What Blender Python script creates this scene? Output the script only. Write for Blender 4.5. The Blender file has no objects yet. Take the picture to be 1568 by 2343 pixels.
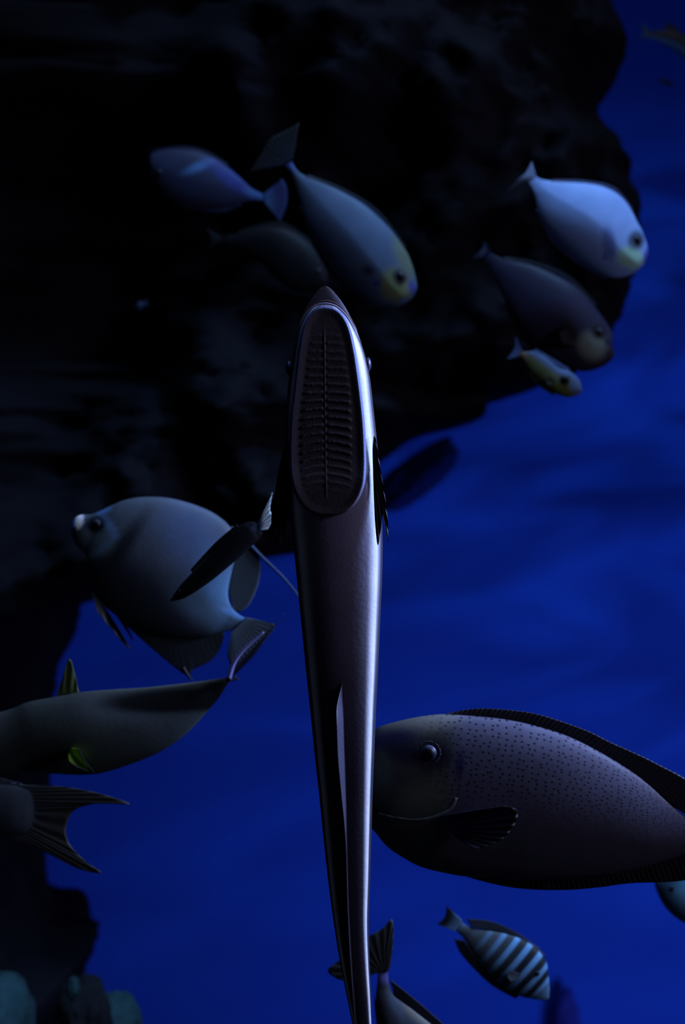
import bpy, math, random
import numpy as np
from mathutils import Vector, noise, Matrix

# ------------------------------------------------------------------ camera
W_PX, H_PX = 1568, 2343
LENS, SENS = 50.0, 23.6
F = LENS / SENS * H_PX            # focal length in pixels
scene = bpy.context.scene
C = scene.collection

cam_d = bpy.data.cameras.new('camera')
cam = bpy.data.objects.new('camera', cam_d)
C.objects.link(cam)
cam.location = (0, 0, 0)
cam.rotation_euler = (math.radians(90), 0, 0)
cam_d.sensor_fit = 'VERTICAL'
cam_d.sensor_height = SENS
cam_d.sensor_width = SENS * W_PX / H_PX
cam_d.lens = LENS
cam_d.clip_start = 0.05
cam_d.dof.use_dof = True
cam_d.dof.focus_distance = 1.17
cam_d.dof.aperture_fstop = 8.0
scene.camera = cam

# ------------------------------------------------------------------ world and lights
world = bpy.data.worlds.new('dark_hall')
scene.world = world
world.use_nodes = True
bg = world.node_tree.nodes['Background']
bg.inputs[0].default_value = (0.45, 0.50, 0.80, 1)
bg.inputs[1].default_value = 0.011

scene.view_settings.view_transform = 'Standard'
scene.view_settings.look = 'None'
scene.view_settings.gamma = 1
scene.view_settings.exposure = 0.0
scene.view_settings.use_curve_mapping = False


def aim(o, target):
    d = Vector(target) - o.location
    o.rotation_euler = d.to_track_quat('-Z', 'Y').to_euler()


def area(name, loc, target, sx, sy, power, col, spread=180):
    l = bpy.data.lights.new(name, 'AREA')
    l.shape = 'RECTANGLE'; l.size = sx; l.size_y = sy
    l.energy = power; l.color = col; l.spread = math.radians(spread)
    o = bpy.data.objects.new(name, l); C.objects.link(o)
    o.location = loc; aim(o, target)
    return o


def spot(name, loc, target, angle, blend, power, col, radius=0.1):
    l = bpy.data.lights.new(name, 'SPOT')
    l.energy = power; l.color = col; l.spot_size = math.radians(angle)
    l.spot_blend = blend; l.shadow_soft_size = radius
    o = bpy.data.objects.new(name, l); C.objects.link(o)
    o.location = loc; aim(o, target)
    return o


# lamps of the tank: one row above the fish, a narrow side beam close to the
# front pane, and unseen blue flood lamps added to wash the rear wall
spot('tank_spot', (0.60, 1.62, 1.35), (0.22, 1.97, 0.24), 70, 1.0, 50, (0.24, 0.52, 1.0), 0.06)
area('tank_lamp', (0.35, 1.30, 2.4), (-0.05, 1.75, 0.0), 0.8, 0.5, 9, (0.40, 0.60, 1.0), 110)
area('side_lamp', (1.0, 1.40, 0.45), (0.0, 1.165, -0.09), 0.25, 0.10, 5.0, (0.40, 0.54, 1.0), 60)
area('fill_lamp', (2.5, 0.45, 0.8), (0.0, 1.3, -0.05), 0.6, 0.6, 7.0, (0.70, 0.66, 1.0), 120)  # unseen fill lamp added to lighten the remora's back and disc
spot('wall_flood', (1.35, 3.9, -1.75), (0.62, 6.4, -0.66), 110, 1.0, 84, (0.25, 0.46, 1.0), 0.3)
ripple = spot('wall_flood_high', (1.7, 3.6, 1.7), (0.80, 6.4, -0.28), 54, 1.0, 38, (0.15, 0.58, 1.0), 0.02)
# noise added in its beam imitates ripples cast by a water surface
ripple.data.use_nodes = True
_n, _l = ripple.data.node_tree.nodes, ripple.data.node_tree.links
_e = [q for q in _n if q.type == 'EMISSION'][0]
_t = _n.new('ShaderNodeTexCoord')
_m = _n.new('ShaderNodeMapping'); _m.inputs['Scale'].default_value = (6.0, 22.0, 1.0); _m.inputs['Rotation'].default_value = (0, 0, 0.2)
_z = _n.new('ShaderNodeTexNoise'); _z.inputs['Scale'].default_value = 1.0; _z.inputs['Detail'].default_value = 2.5; _z.inputs['Distortion'].default_value = 0.8
_r = _n.new('ShaderNodeMapRange')
_r.inputs['From Min'].default_value = 0.42; _r.inputs['From Max'].default_value = 0.72
_r.inputs['To Min'].default_value = 0.0; _r.inputs['To Max'].default_value = 2.6
_l.new(_t.outputs['Normal'], _m.inputs['Vector']); _l.new(_m.outputs[0], _z.inputs['Vector'])
_l.new(_z.outputs['Fac'], _r.inputs['Value']); _l.new(_r.outputs[0], _e.inputs['Strength'])

# ------------------------------------------------------------------ helpers


def P(px, py, D):
    return Vector(((px - W_PX / 2) * D / F, D, -(py - H_PX / 2) * D / F))


def smooth(a, b, x):
    if a == b:
        return 1.0 if x >= b else 0.0
    t = max(0.0, min(1.0, (x - a) / (b - a)))
    return t * t * (3 - 2 * t)


def lerp(a, b, t):
    return tuple(a[i] + (b[i] - a[i]) * t for i in range(len(a)))


def resample(pts, n, closed=False):
    """Catmull-Rom through pts, n samples evenly spaced along it."""
    pts = [tuple(map(float, p)) for p in pts]
    k = len(pts)
    dim = len(pts[0])
    dense = []
    segs = k if closed else k - 1
    for i in range(segs):
        if closed:
            p0, p1, p2, p3 = pts[(i - 1) % k], pts[i], pts[(i + 1) % k], pts[(i + 2) % k]
        else:
            p1, p2 = pts[i], pts[i + 1]
            p0 = pts[i - 1] if i > 0 else p1
            p3 = pts[i + 2] if i + 2 < k else p2
        for j in range(12):
            t = j / 12
            q = []
            for a in range(dim):
                q.append(0.5 * (2 * p1[a] + (p2[a] - p0[a]) * t
                         + (2 * p0[a] - 5 * p1[a] + 4 * p2[a] - p3[a]) * t * t
                         + (3 * p1[a] - p0[a] - 3 * p2[a] + p3[a]) * t ** 3))
            dense.append(tuple(q))
    dense.append(pts[0] if closed else pts[-1])
    acc = [0.0]
    for i in range(1, len(dense)):
        acc.append(acc[-1] + math.dist(dense[i], dense[i - 1]))
    out = []
    j = 0
    m = n if closed else n - 1
    for i in range(n):
        s = acc[-1] * i / m
        while j < len(acc) - 2 and acc[j + 1] < s:
            j += 1
        d = acc[j + 1] - acc[j]
        t = (s - acc[j]) / d if d > 1e-9 else 0
        out.append(tuple(dense[j][a] + (dense[j + 1][a] - dense[j][a]) * t for a in range(dim)))
    return out


G = 1.0


def make_mesh(name, verts, faces, mat, cols=None, uvs=None, parent=None, smooth_shade=True):
    me = bpy.data.meshes.new(name)
    org = parent.matrix_world.translation.copy() if parent is not None else Vector((0, 0, 0))
    if parent is None:
        lo = Vector([min(v[i] for v in verts) for i in range(3)])
        hi = Vector([max(v[i] for v in verts) for i in range(3)])
        org = (lo + hi) / 2
    me.from_pydata([tuple(Vector(v) - org) for v in verts], [], faces)
    if cols:
        ca = me.color_attributes.new('pattern', 'FLOAT_COLOR', 'POINT')
        for i, c in enumerate(cols):
            ca.data[i].color = (c[0] * G, c[1] * G, c[2] * G, 1)
    if uvs:
        uv = me.uv_layers.new(name='uv')
        for l in me.loops:
            uv.data[l.index].uv = uvs[l.vertex_index]
    if smooth_shade:
        for p in me.polygons:
            p.use_smooth = True
    me.materials.append(mat)
    me.validate()
    me.update()
    o = bpy.data.objects.new(name, me)
    C.objects.link(o)
    if parent is not None:
        o.parent = parent
    else:
        o.location = org
    return o


def fix_normals(o):
    import bmesh
    bm = bmesh.new(); bm.from_mesh(o.data)
    bmesh.ops.recalc_face_normals(bm, faces=bm.faces)
    bm.to_mesh(o.data); bm.free()


def thing(name, label, cat, loc, group=None):
    o = bpy.data.objects.new(name, None)
    C.objects.link(o)
    o.location = loc
    o.empty_display_size = 0.03
    o['label'] = label
    o['category'] = cat
    if group:
        o['group'] = group
    bpy.context.view_layer.update()
    return o


def tag(o, label, cat, group=None):
    o['label'] = label; o['category'] = cat
    if group:
        o['group'] = group
    return o


# ------------------------------------------------------------------ materials


def nodes_of(name):
    m = bpy.data.materials.new(name)
    m.use_nodes = True
    nt = m.node_tree
    return m, nt, nt.nodes['Principled BSDF']


def skin_mat(name, rough=0.5, spec=0.15, scale=260, bump=0.05, mottle=0.08, dots=None, translucent=0.0):
    """Fish skin: pattern colour attribute, mottled by noise, fine scale bump."""
    m, nt, b = nodes_of(name)
    N, L = nt.nodes, nt.links
    at = N.new('ShaderNodeAttribute'); at.attribute_name = 'pattern'
    tc = N.new('ShaderNodeTexCoord')
    nz = N.new('ShaderNodeTexNoise'); nz.inputs['Scale'].default_value = 55; nz.inputs['Detail'].default_value = 5
    L.new(tc.outputs['Object'], nz.inputs['Vector'])
    mr = N.new('ShaderNodeMapRange')
    mr.inputs['From Min'].default_value = 0.3; mr.inputs['From Max'].default_value = 0.7
    mr.inputs['To Min'].default_value = 1 - mottle; mr.inputs['To Max'].default_value = 1 + mottle
    L.new(nz.outputs['Fac'], mr.inputs['Value'])
    mul = N.new('ShaderNodeVectorMath'); mul.operation = 'SCALE'
    L.new(at.outputs['Color'], mul.inputs[0]); L.new(mr.outputs['Result'], mul.inputs['Scale'])
    col = mul.outputs['Vector']
    if dots:
        uv = N.new('ShaderNodeUVMap'); uv.uv_map = 'uv'
        mp = N.new('ShaderNodeMapping'); mp.inputs['Scale'].default_value = (dots[0], dots[1], 1)
        L.new(uv.outputs['UV'], mp.inputs['Vector'])
        vo = N.new('ShaderNodeTexVoronoi'); vo.voronoi_dimensions = '2D'
        vo.inputs['Scale'].default_value = 1.0; vo.inputs['Randomness'].default_value = 0.6
        L.new(mp.outputs['Vector'], vo.inputs['Vector'])
        dr = N.new('ShaderNodeMapRange')
        dr.inputs['From Min'].default_value = 0.12; dr.inputs['From Max'].default_value = 0.23
        dr.inputs['To Min'].default_value = 1.0; dr.inputs['To Max'].default_value = 0.0
        L.new(vo.outputs['Distance'], dr.inputs['Value'])
        # dots only on the flank behind the head
        sx = N.new('ShaderNodeSeparateXYZ'); L.new(uv.outputs['UV'], sx.inputs[0])
        a = N.new('ShaderNodeMapRange'); a.inputs['From Min'].default_value = 0.20; a.inputs['From Max'].default_value = 0.30
        L.new(sx.outputs['X'], a.inputs['Value'])
        c1 = N.new('ShaderNodeMapRange'); c1.inputs['From Min'].default_value = 0.62; c1.inputs['From Max'].default_value = 0.40
        L.new(sx.outputs['Y'], c1.inputs['Value'])
        m1 = N.new('ShaderNodeMath'); m1.operation = 'MULTIPLY'
        L.new(a.outputs['Result'], m1.inputs[0]); L.new(c1.outputs['Result'], m1.inputs[1])
        m2 = N.new('ShaderNodeMath'); m2.operation = 'MULTIPLY'
        L.new(m1.outputs[0], m2.inputs[0]); L.new(dr.outputs['Result'], m2.inputs[1])
        mx = N.new('ShaderNodeMix'); mx.data_type = 'RGBA'
        L.new(m2.outputs[0], mx.inputs['Factor'])
        L.new(col, mx.inputs['A']); mx.inputs['B'].default_value = (0.012, 0.01, 0.02, 1)
        col = mx.outputs['Result']
    L.new(col, b.inputs['Base Color'])
    b.inputs['Roughness'].default_value = rough
    b.inputs['Specular IOR Level'].default_value = spec
    vb = N.new('ShaderNodeTexVoronoi'); vb.inputs['Scale'].default_value = scale
    L.new(tc.outputs['Object'], vb.inputs['Vector'])
    bp = N.new('ShaderNodeBump'); bp.inputs['Strength'].default_value = bump; bp.inputs['Distance'].default_value = 0.001
    L.new(vb.outputs['Distance'], bp.inputs['Height'])
    L.new(bp.outputs['Normal'], b.inputs['Normal'])
    if translucent > 0:
        out = N['Material Output']
        tr = N.new('ShaderNodeBsdfTranslucent'); L.new(col, tr.inputs['Color'])
        ms = N.new('ShaderNodeMixShader'); ms.inputs[0].default_value = translucent
        L.new(b.outputs[0], ms.inputs[1]); L.new(tr.outputs[0], ms.inputs[2])
        L.new(ms.outputs[0], out.inputs['Surface'])
    return m


def plain_mat(name, col, rough=0.5, spec=0.5, nscale=20, mottle=0.3, bump=0.2, coat=0):
    m, nt, b = nodes_of(name)
    N, L = nt.nodes, nt.links
    tc = N.new('ShaderNodeTexCoord')
    nz = N.new('ShaderNodeTexNoise'); nz.inputs['Scale'].default_value = nscale; nz.inputs['Detail'].default_value = 6
    L.new(tc.outputs['Object'], nz.inputs['Vector'])
    cr = N.new('ShaderNodeValToRGB')
    cr.color_ramp.elements[0].position = 0.3; cr.color_ramp.elements[1].position = 0.7
    cr.color_ramp.elements[0].color = tuple(c * (1 - mottle) for c in col) + (1,)
    cr.color_ramp.elements[1].color = tuple(min(1, c * (1 + mottle)) for c in col) + (1,)
    L.new(nz.outputs['Fac'], cr.inputs['Fac']); L.new(cr.outputs['Color'], b.inputs['Base Color'])
    b.inputs['Roughness'].default_value = rough
    b.inputs['Specular IOR Level'].default_value = spec
    b.inputs['Coat Weight'].default_value = coat
    if bump:
        bp = N.new('ShaderNodeBump'); bp.inputs['Strength'].default_value = bump; bp.inputs['Distance'].default_value = 0.01
        L.new(nz.outputs['Fac'], bp.inputs['Height']); L.new(bp.outputs['Normal'], b.inputs['Normal'])
    return m


M_SKIN = skin_mat('fish_skin')
M_SPOT = skin_mat('spotted_fish_skin', rough=0.5, dots=(60, 29), bump=0.06)
M_FIN = skin_mat('fish_fin', rough=0.5, spec=0.25, bump=0.05, translucent=0.25)
M_REM = skin_mat('remora_skin', rough=0.5, spec=0.22, scale=500, bump=0.06, mottle=0.10)
M_DISC = skin_mat('remora_disc_skin', rough=0.6, spec=0.2, scale=700, bump=0.10, mottle=0.15)
M_PUPIL = plain_mat('pupil', (0.003, 0.003, 0.006), 0.45, 0.25, bump=0)
M_IRIS_D = plain_mat('dark_iris', (0.02, 0.02, 0.035), 0.5, 0.3, bump=0)
M_IRIS_B = plain_mat('blue_iris', (0.022, 0.022, 0.07), 0.45, 0.4, bump=0)
M_ROCK = plain_mat('dark_reef_rock', (0.012, 0.0125, 0.0175), 0.95, 0.05, 3.0, 0.5, 0.6)
M_CORAL_T = plain_mat('pale_teal_coral', (0.022, 0.066, 0.078), 0.85, 0.2, 30, 0.25, 0.5)
M_CORAL_D = plain_mat('dark_coral', (0.008, 0.010, 0.014), 0.9, 0.2, 25, 0.4, 0.5)
M_LEDGE = plain_mat('hazed_rock', (0.006, 0.012, 0.10), 0.9, 0.1, 3.0, 0.3, 0.4)  # navy tint of distance haze painted into the rock colour
M_FAR = plain_mat('violet_coral', (0.05, 0.045, 0.36), 0.9, 0.1, 6.0, 0.2, 0.4)
M_SAND = plain_mat('tank_sand', (0.10, 0.11, 0.14), 0.95, 0.1, 40, 0.3, 0.3)


# ------------------------------------------------------------------ setting: rear wall, floor
def wall():
    m, nt, b = nodes_of('blue_painted_wall')
    N, L = nt.nodes, nt.links
    tc = N.new('ShaderNodeTexCoord')
    nz = N.new('ShaderNodeTexNoise'); nz.inputs['Scale'].default_value = 1.2; nz.inputs['Detail'].default_value = 4
    L.new(tc.outputs['Object'], nz.inputs['Vector'])
    cr = N.new('ShaderNodeValToRGB')
    cr.color_ramp.elements[0].color = (0.022, 0.075, 0.62, 1)
    cr.color_ramp.elements[1].color = (0.028, 0.10, 0.74, 1)
    L.new(nz.outputs['Fac'], cr.inputs['Fac']); L.new(cr.outputs['Color'], b.inputs['Base Color'])
    b.inputs['Roughness'].default_value = 0.9
    b.inputs['Specular IOR Level'].default_value = 0.1
    nx, nz_ = 220, 200
    x0, x1, z0, z1, Y = -6.0, 6.0, -2.6, 5.0, 6.4
    V, Fc = [], []
    for j in range(nz_ + 1):
        z = z0 + (z1 - z0) * (j / nz_)
        for i in range(nx + 1):
            x = x0 + (x1 - x0) * i / nx
            # gentle undulations added to the wall so its shading imitates ripples of light
            env = math.exp(-((z + 0.05) / 0.75) ** 2) * smooth(-0.4, 0.5, x)
            h = noise.noise(Vector((x * 0.9 + 3, 0.5, z * 3.6 + 0.35 * math.sin(x * 1.4)))) * 0.11
            h += noise.noise(Vector((x * 2.0, 4.5, z * 8.0 + 0.3 * x))) * 0.035
            V.append((x, Y + h * env, z))
    w = nx + 1
    for j in range(nz_):
        for i in range(nx):
            a = j * w + i
            Fc.append((a, a + 1, a + w + 1, a + w))
    o = make_mesh('wall_back', V, Fc, m)
    o['kind'] = 'structure'
    V = []; Fc = []
    n = 60
    for j in range(n + 1):
        for i in range(n + 1):
            x = -6 + 12 * i / n; y = 0.4 + 6.6 * j / n
            V.append((x, y, -2.0 + 0.05 * noise.noise(Vector((x, y, 0)))))
    for j in range(n):
        for i in range(n):
            a = j * (n + 1) + i
            Fc.append((a, a + 1, a + n + 2, a + n + 1))
    o = make_mesh('floor', V, Fc, M_SAND)
    o['kind'] = 'structure'


wall()


# ------------------------------------------------------------------ reef rock and corals
def reef_rock():
    """One tall reef rock; silhouette x(y) on its right, its bulk runs off to the left."""
    prof = [(-900, 1150), (-500, 1230), (-200, 1310), (-60, 1340), (0, 1352), (30, 1368), (60, 1385), (100, 1400), (140, 1417),
            (172, 1412), (176, 1402), (200, 1400), (204, 1370), (228, 1366), (236, 1352), (262, 1348), (285, 1356), (300, 1350),
            (330, 1372), (350, 1380), (358, 1405), (380, 1412), (400, 1430), (440, 1426), (470, 1442), (500, 1448), (560, 1440),
            (610, 1420), (640, 1432), (665, 1420), (700, 1416), (740, 1402), (770, 1385), (800, 1360), (830, 1338),
            (860, 1290), (880, 1240), (896, 1180), (905, 1120), (920, 1108), (940, 1112), (955, 1100), (965, 1070), (972, 1030),
            (985, 985), (1000, 950), (1020, 920), (1050, 880), (1100, 840), (1160, 800), (1200, 760), (1230, 735), (1250, 715),
            (1262, 690), (1270, 640), (1280, 560), (1300, 420), (1340, 300), (1370, 225), (1388, 170),
            (1400, 150), (1430, 146), (1470, 140), (1500, 128), (1530, 112), (1580, 104), (1650, 92), (1750, 80), (1850, 74),
            (1940, 70), (2000, 72), (2060, 80), (2100, 92), (2130, 104), (2143, 112), (2135, 122), (2126, 138)]
    # build rows as (py, px); the last rows form the knobbly ledge
    prof = [p for p in prof if p[0] <= 2130]
    prof += [(2138, 170), (2144, 212), (2165, 214), (2190, 203), (2215, 192), (2240, 180), (2300, 190), (2450, 240), (2800, 420), (3300, 600), (4050, 760)]
    D = 3.1
    V, Fc = [], []
    rows = []
    for k in range(len(prof) - 1):
        (ya, xa), (yb, xb) = prof[k], prof[k + 1]
        n = max(1, int(max(abs(yb - ya), abs(xb - xa) * 0.5) / 10))
        for i in range(n):
            t = i / n
            rows.append((ya + (yb - ya) * t, xa + (xb - xa) * t))
    rows.append(prof[-1])
    M = 300
    xl = -900
    for (py, px) in rows:
        rag = 7 * noise.noise(Vector((py * 0.06, 3.1, 0))) + 4 * noise.noise(Vector((py * 0.2, 9.1, 0)))
        px = px + rag
        xc, a = (px + xl) / 2, (px - xl) / 2
        for i in range(M):
            th = 2 * math.pi * i / M
            c, s = math.cos(th), math.sin(th)
            xx = xc + a * (abs(c) ** 0.55) * (1 if c >= 0 else -1)
            yy = D + (0.50 if s < 0 else 0.6) * (abs(s) ** 0.7) * (1 if s >= 0 else -1)
            v = P(xx, py, D)
            v.y = yy
            f = abs(s)
            q = Vector((v.x * 2.2, yy * 0.4, v.z * 2.2))
            nn = noise.fractal(q, 0.9, 2.1, 6) * 0.26 + noise.fractal(q * 5, 0.9, 2.0, 4) * 0.05
            v.y += nn * min(1, f * 2.0)
            V.append(tuple(v))
    R = len(rows)
    for r in range(R - 1):
        for i in range(M):
            j = (i + 1) % M
            Fc.append((r * M + i, r * M + j, (r + 1) * M + j, (r + 1) * M + i))
    Fc.append(tuple(range(M)))
    Fc.append(tuple((R - 1) * M + i for i in reversed(range(M))))
    o = make_mesh('reef_rock', V, Fc, M_ROCK)
    fix_normals(o)
    tag(o, 'huge black reef rock with ragged edge filling the left and top behind the fish', 'rock')


def blob(name, mat, cx, cy, rx, ry, D, depth, amp, freq, seed, label, cat, group=None, rot=0, power=2.0, bottom=None):
    c = P(cx, cy, D)
    ax, az = rx * D / F, ry * D / F
    V, Fc = [], []
    nu, nv = 64, 40
    cr, sr = math.cos(math.radians(rot)), math.sin(math.radians(rot))
    for j in range(nv + 1):
        ph = math.pi * j / nv
        for i in range(nu):
            th = 2 * math.pi * i / nu
            d = Vector((math.sin(ph) * math.cos(th), math.sin(ph) * math.sin(th), math.cos(ph)))
            k = 1 + amp * noise.fractal(d * freq + Vector((seed, seed * 2, 0)), 0.8, 2.1, 5)
            e = 2.0 / power
            d2 = Vector([math.copysign(abs(t) ** e, t) for t in d])
            x, y, z = d2.x * ax * k, d2.y * depth * k, d2.z * az * k
            if bottom is not None and z < 0:
                z = z / az * (c.z - bottom) if az else z
            V.append((c.x + x * cr - z * sr, c.y + y, c.z + x * sr + z * cr))
    for j in range(nv):
        for i in range(nu):
            i2 = (i + 1) % nu
            Fc.append((j * nu + i, (j + 1) * nu + i, (j + 1) * nu + i2, j * nu + i2))
    o = make_mesh(name, V, Fc, mat)
    fix_normals(o)
    return tag(o, label, cat, group)


reef_rock()
blob('rock_ledge', M_LEDGE, 955, 1085, 112, 46, 5.3, 0.25, 0.16, 1.4, 4,
     'smooth dark rock ledge in the distance, right of the remora pectoral fin', 'rock', rot=38, power=2.3)
blob('boulder_coral', M_CORAL_T, -5, 2330, 82, 100, 1.95, 0.07, 0.10, 2.0, 7,
     'pale teal rounded coral head in the bottom left corner', 'coral', bottom=-2.0)
blob('boulder_coral', M_CORAL_D, 190, 2345, 66, 112, 2.1, 0.06, 0.14, 2.2, 9,
     'dark rounded coral head standing between the two teal corals at bottom left', 'coral', bottom=-2.0)
blob('plate_coral', M_CORAL_T, 168, 2262, 13, 26, 1.98, 0.012, 0.25, 2.5, 5,
     'small pale blue coral tip growing on the dark coral head at bottom left', 'coral')
blob('leaf_coral', M_CORAL_T, 262, 2362, 66, 92, 2.3, 0.06, 0.12, 1.8, 13,
     'teal coral mound half hidden behind the dark coral head at the bottom edge', 'coral', rot=0, bottom=-2.0)

blob('column_coral', M_FAR, 1298, 2385, 30, 120, 6.32, 0.05, 0.16, 1.6, 21,
     'faint blurred violet coral column at the bottom edge, right of the small barred tang', 'coral', bottom=-2.0)


# ------------------------------------------------------------------ fish
def painter(base, patches=()):
    def f(px, py, t, v):
        c = base(px, py, t, v) if callable(base) else base
        for (cx, cy, rx, ry, ang, col, soft) in patches:
            a = math.radians(ang)
            dx, dy = px - cx, py - cy
            u = (dx * math.cos(a) + dy * math.sin(a)) / rx
            w = (-dx * math.sin(a) + dy * math.cos(a)) / ry
            d = math.hypot(u, w)
            k = 1 - smooth(1 - soft, 1 + soft * 0.5, d)
            if k > 0:
                c = lerp(c, col, k)
        return c
    return f


class Fish:
    def __init__(s, name, label, U, L, D, ratio, paint, grad=(0, 0), cat='fish', group=None,
                 power=2.0, mat=None, N=120, M=56, wob=0.0, wmax=None):
        s.D, s.grad = D, grad
        s.U, s.L = resample(U, N), resample(L, N)
        xs = [p[0] for p in U + L]; ys = [p[1] for p in U + L]
        s.cx, s.cy = (min(xs) + max(xs)) / 2, (min(ys) + max(ys)) / 2
        s.root = thing(name, label, cat, P(s.cx, s.cy, D), group)
        V, cols, uvs, Fc = [], [], [], []
        s.front = []
        hs = [math.dist(a, b) / 2 for a, b in zip(s.U, s.L)]
        hm = max(hs)
        for k in range(N):
            t = k / (N - 1)
            u, l = s.U[k], s.L[k]
            c = ((u[0] + l[0]) / 2, (u[1] + l[1]) / 2)
            h = ((u[0] - l[0]) / 2, (u[1] - l[1]) / 2)
            w = ratio * hm * (hs[k] / hm) ** 0.9 * (1 - 0.45 * smooth(0.45, 1.0, t)) * (1 - 0.8 * smooth(0.88, 1.0, t)) * s.D / F
            if t > 0.02:
                w = max(w, 0.0012) * (1 - 0.8 * smooth(0.93, 1.0, t))
            if wmax:
                w = min(w, wmax)
            for i in range(M):
                th = 2 * math.pi * i / M
                ct, st = math.cos(th), math.sin(th)
                e = 2.0 / power
                a = math.copysign(abs(ct) ** e, ct)
                b = math.copysign(abs(st) ** e, st)
                px, py = c[0] + h[0] * a, c[1] + h[1] * a
                v = P(px, py, s.dep(px, py))
                v.y += w * b
                V.append(v)
                vv = (1 - a) / 2
                cols.append(paint(px, py, t, vv))
                uvs.append((t, vv))
                if st < 0:
                    s.front.append((px, py, v.y))
        for k in range(N - 1):
            for i in range(M):
                j = (i + 1) % M
                Fc.append((k * M + i, k * M + j, (k + 1) * M + j, (k + 1) * M + i))
        Fc.append(tuple(range(M))); Fc.append(tuple((N - 1) * M + i for i in reversed(range(M))))
        s.body = make_mesh('body', V, Fc, mat or M_SKIN, cols, uvs, s.root)
        fix_normals(s.body)

    def dep(s, px, py):
        return s.D + s.grad[0] * (px - s.cx) + s.grad[1] * (py - s.cy)

    def surf(s, px, py):
        return min(s.front, key=lambda p: (p[0] - px) ** 2 + (p[1] - py) ** 2)[2]

    def fin(s, name, B, E, col, rays=14, off=0.0, bow=0.0, n=48, m=14, amp=0.00025, thick=0.0011, side=False,
            parent=None, label=None, mat=None, edge=None, flare=0.0):
        """solid fin between a base line B and an outer edge E (same direction)"""
        B, E = resample(B, n), resample(E, n)
        V, cols, Fc, uvs = [], [], [], []
        y0 = None
        if side:
            mb = B[len(B) // 2]
            y0 = s.surf(*mb)
        for face in (0, 1):
            for i in range(n):
                u = i / (n - 1)
                for j in range(m + 1):
                    t = j / m
                    px = B[i][0] + (E[i][0] - B[i][0]) * t
                    py = B[i][1] + (E[i][1] - B[i][1]) * t
                    d = s.dep(px, py)
                    v = P(px, py, d)
                    yy = (y0 + 0.001) if side else d
                    yy += off + bow * math.sin(math.pi * u) - flare * t
                    yy += amp * math.sin(u * rays * 2 * math.pi) * min(1, t * 3)
                    th = thick * (1 - 0.75 * t)
                    yy += th if face else -th
                    v.y = yy
                    V.append(v)
                    c = col(px, py, u, t) if callable(col) else col
                    if edge:
                        c = lerp(c, edge[0], smooth(1 - edge[1], 1, t))
                    r = 0.93 + 0.07 * math.sin(u * rays * 2 * math.pi + 1)
                    cols.append(tuple(q * r for q in c)); uvs.append((u, t))
        w = m + 1
        S = n * w
        for i in range(n - 1):
            for j in range(m):
                a = i * w + j
                Fc.append((a, a + 1, a + w + 1, a + w))
                Fc.append((S + a, S + a + w, S + a + w + 1, S + a + 1))
        ring = [i * w for i in range(n)] + [(n - 1) * w + j for j in range(1, w)] + \
               [i * w + m for i in range(n - 2, -1, -1)] + [j for j in range(m - 1, 0, -1)]
        for k in range(len(ring)):
            a, b = ring[k], ring[(k + 1) % len(ring)]
            Fc.append((a, S + a, S + b, b))
        o = make_mesh(name, V, Fc, mat or M_FIN, cols, uvs, parent or s.root)
        fix_normals(o)
        if parent is not None:
            o.location = (0, 0, 0)
        if label:
            o['label'] = label
        return o

    def eye(s, px, py, r, iris=None, pupil=0.6, label=None, out=0.25, sx=1.0):
        y = s.surf(px, py)
        D = s.dep(px, py)
        R = r * D / F
        c = P(px, py, D); c.y = y

        def ball(name, c, rx, ry, rz, mat, parent):
            V, Fc = [], []
            for j in range(17):
                ph = math.pi * j / 16
                for i in range(28):
                    th = 2 * math.pi * i / 28
                    V.append((c.x + rx * math.sin(ph) * math.cos(th), c.y + ry * math.sin(ph) * math.sin(th), c.z + rz * math.cos(ph)))
            for j in range(16):
                for i in range(28):
                    i2 = (i + 1) % 28
                    Fc.append((j * 28 + i, (j + 1) * 28 + i, (j + 1) * 28 + i2, j * 28 + i2))
            o = make_mesh(name, V, Fc, mat, parent=parent)
            fix_normals(o)
            return o
        e = ball('eye', c, R * sx, R * 0.45, R, iris or M_IRIS_D, s.root)
        if label:
            e['label'] = label
        bpy.context.view_layer.update()
        c2 = c.copy(); c2.y -= R * 0.28
        ball('pupil', c2, R * pupil * sx, R * 0.28, R * pupil, M_PUPIL, e)
        return e

    def strand(s, name, pts, r0, r1, col, off=0.0, mat=None, side=False, label=None, parent=None):
        """thin round strand along px points; r in px"""
        n = 40
        pts = resample(pts, n)
        V, Fc, cols, uvs = [], [], [], []
        for k in range(n):
            px, py = pts[k]
            D = s.dep(px, py)
            c = P(px, py, D)
            if side:
                c.y = s.surf(px, py)
            c.y += off
            a = pts[max(0, k - 1)]; b = pts[min(n - 1, k + 1)]
            t = Vector((b[0] - a[0], 0, -(b[1] - a[1]))).normalized()
            nn = Vector((-t.z, 0, t.x))
            r = (r0 + (r1 - r0) * k / (n - 1)) * D / F
            for i in range(8):
                th = 2 * math.pi * i / 8
                V.append(c + nn * r * math.cos(th) + Vector((0, 1, 0)) * r * math.sin(th))
                cols.append(col); uvs.append((k / n, i / 8))
        for k in range(n - 1):
            for i in range(8):
                j = (i + 1) % 8
                Fc.append((k * 8 + i, k * 8 + j, (k + 1) * 8 + j, (k + 1) * 8 + i))
        Fc.append(tuple(range(8))); Fc.append(tuple((n - 1) * 8 + i for i in reversed(range(8))))
        o = make_mesh(name, V, Fc, mat or M_SKIN, cols, uvs, parent or s.root)
        fix_normals(o)
        if label:
            o['label'] = label
        return o


BLK = (0.008, 0.008, 0.012)

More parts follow.
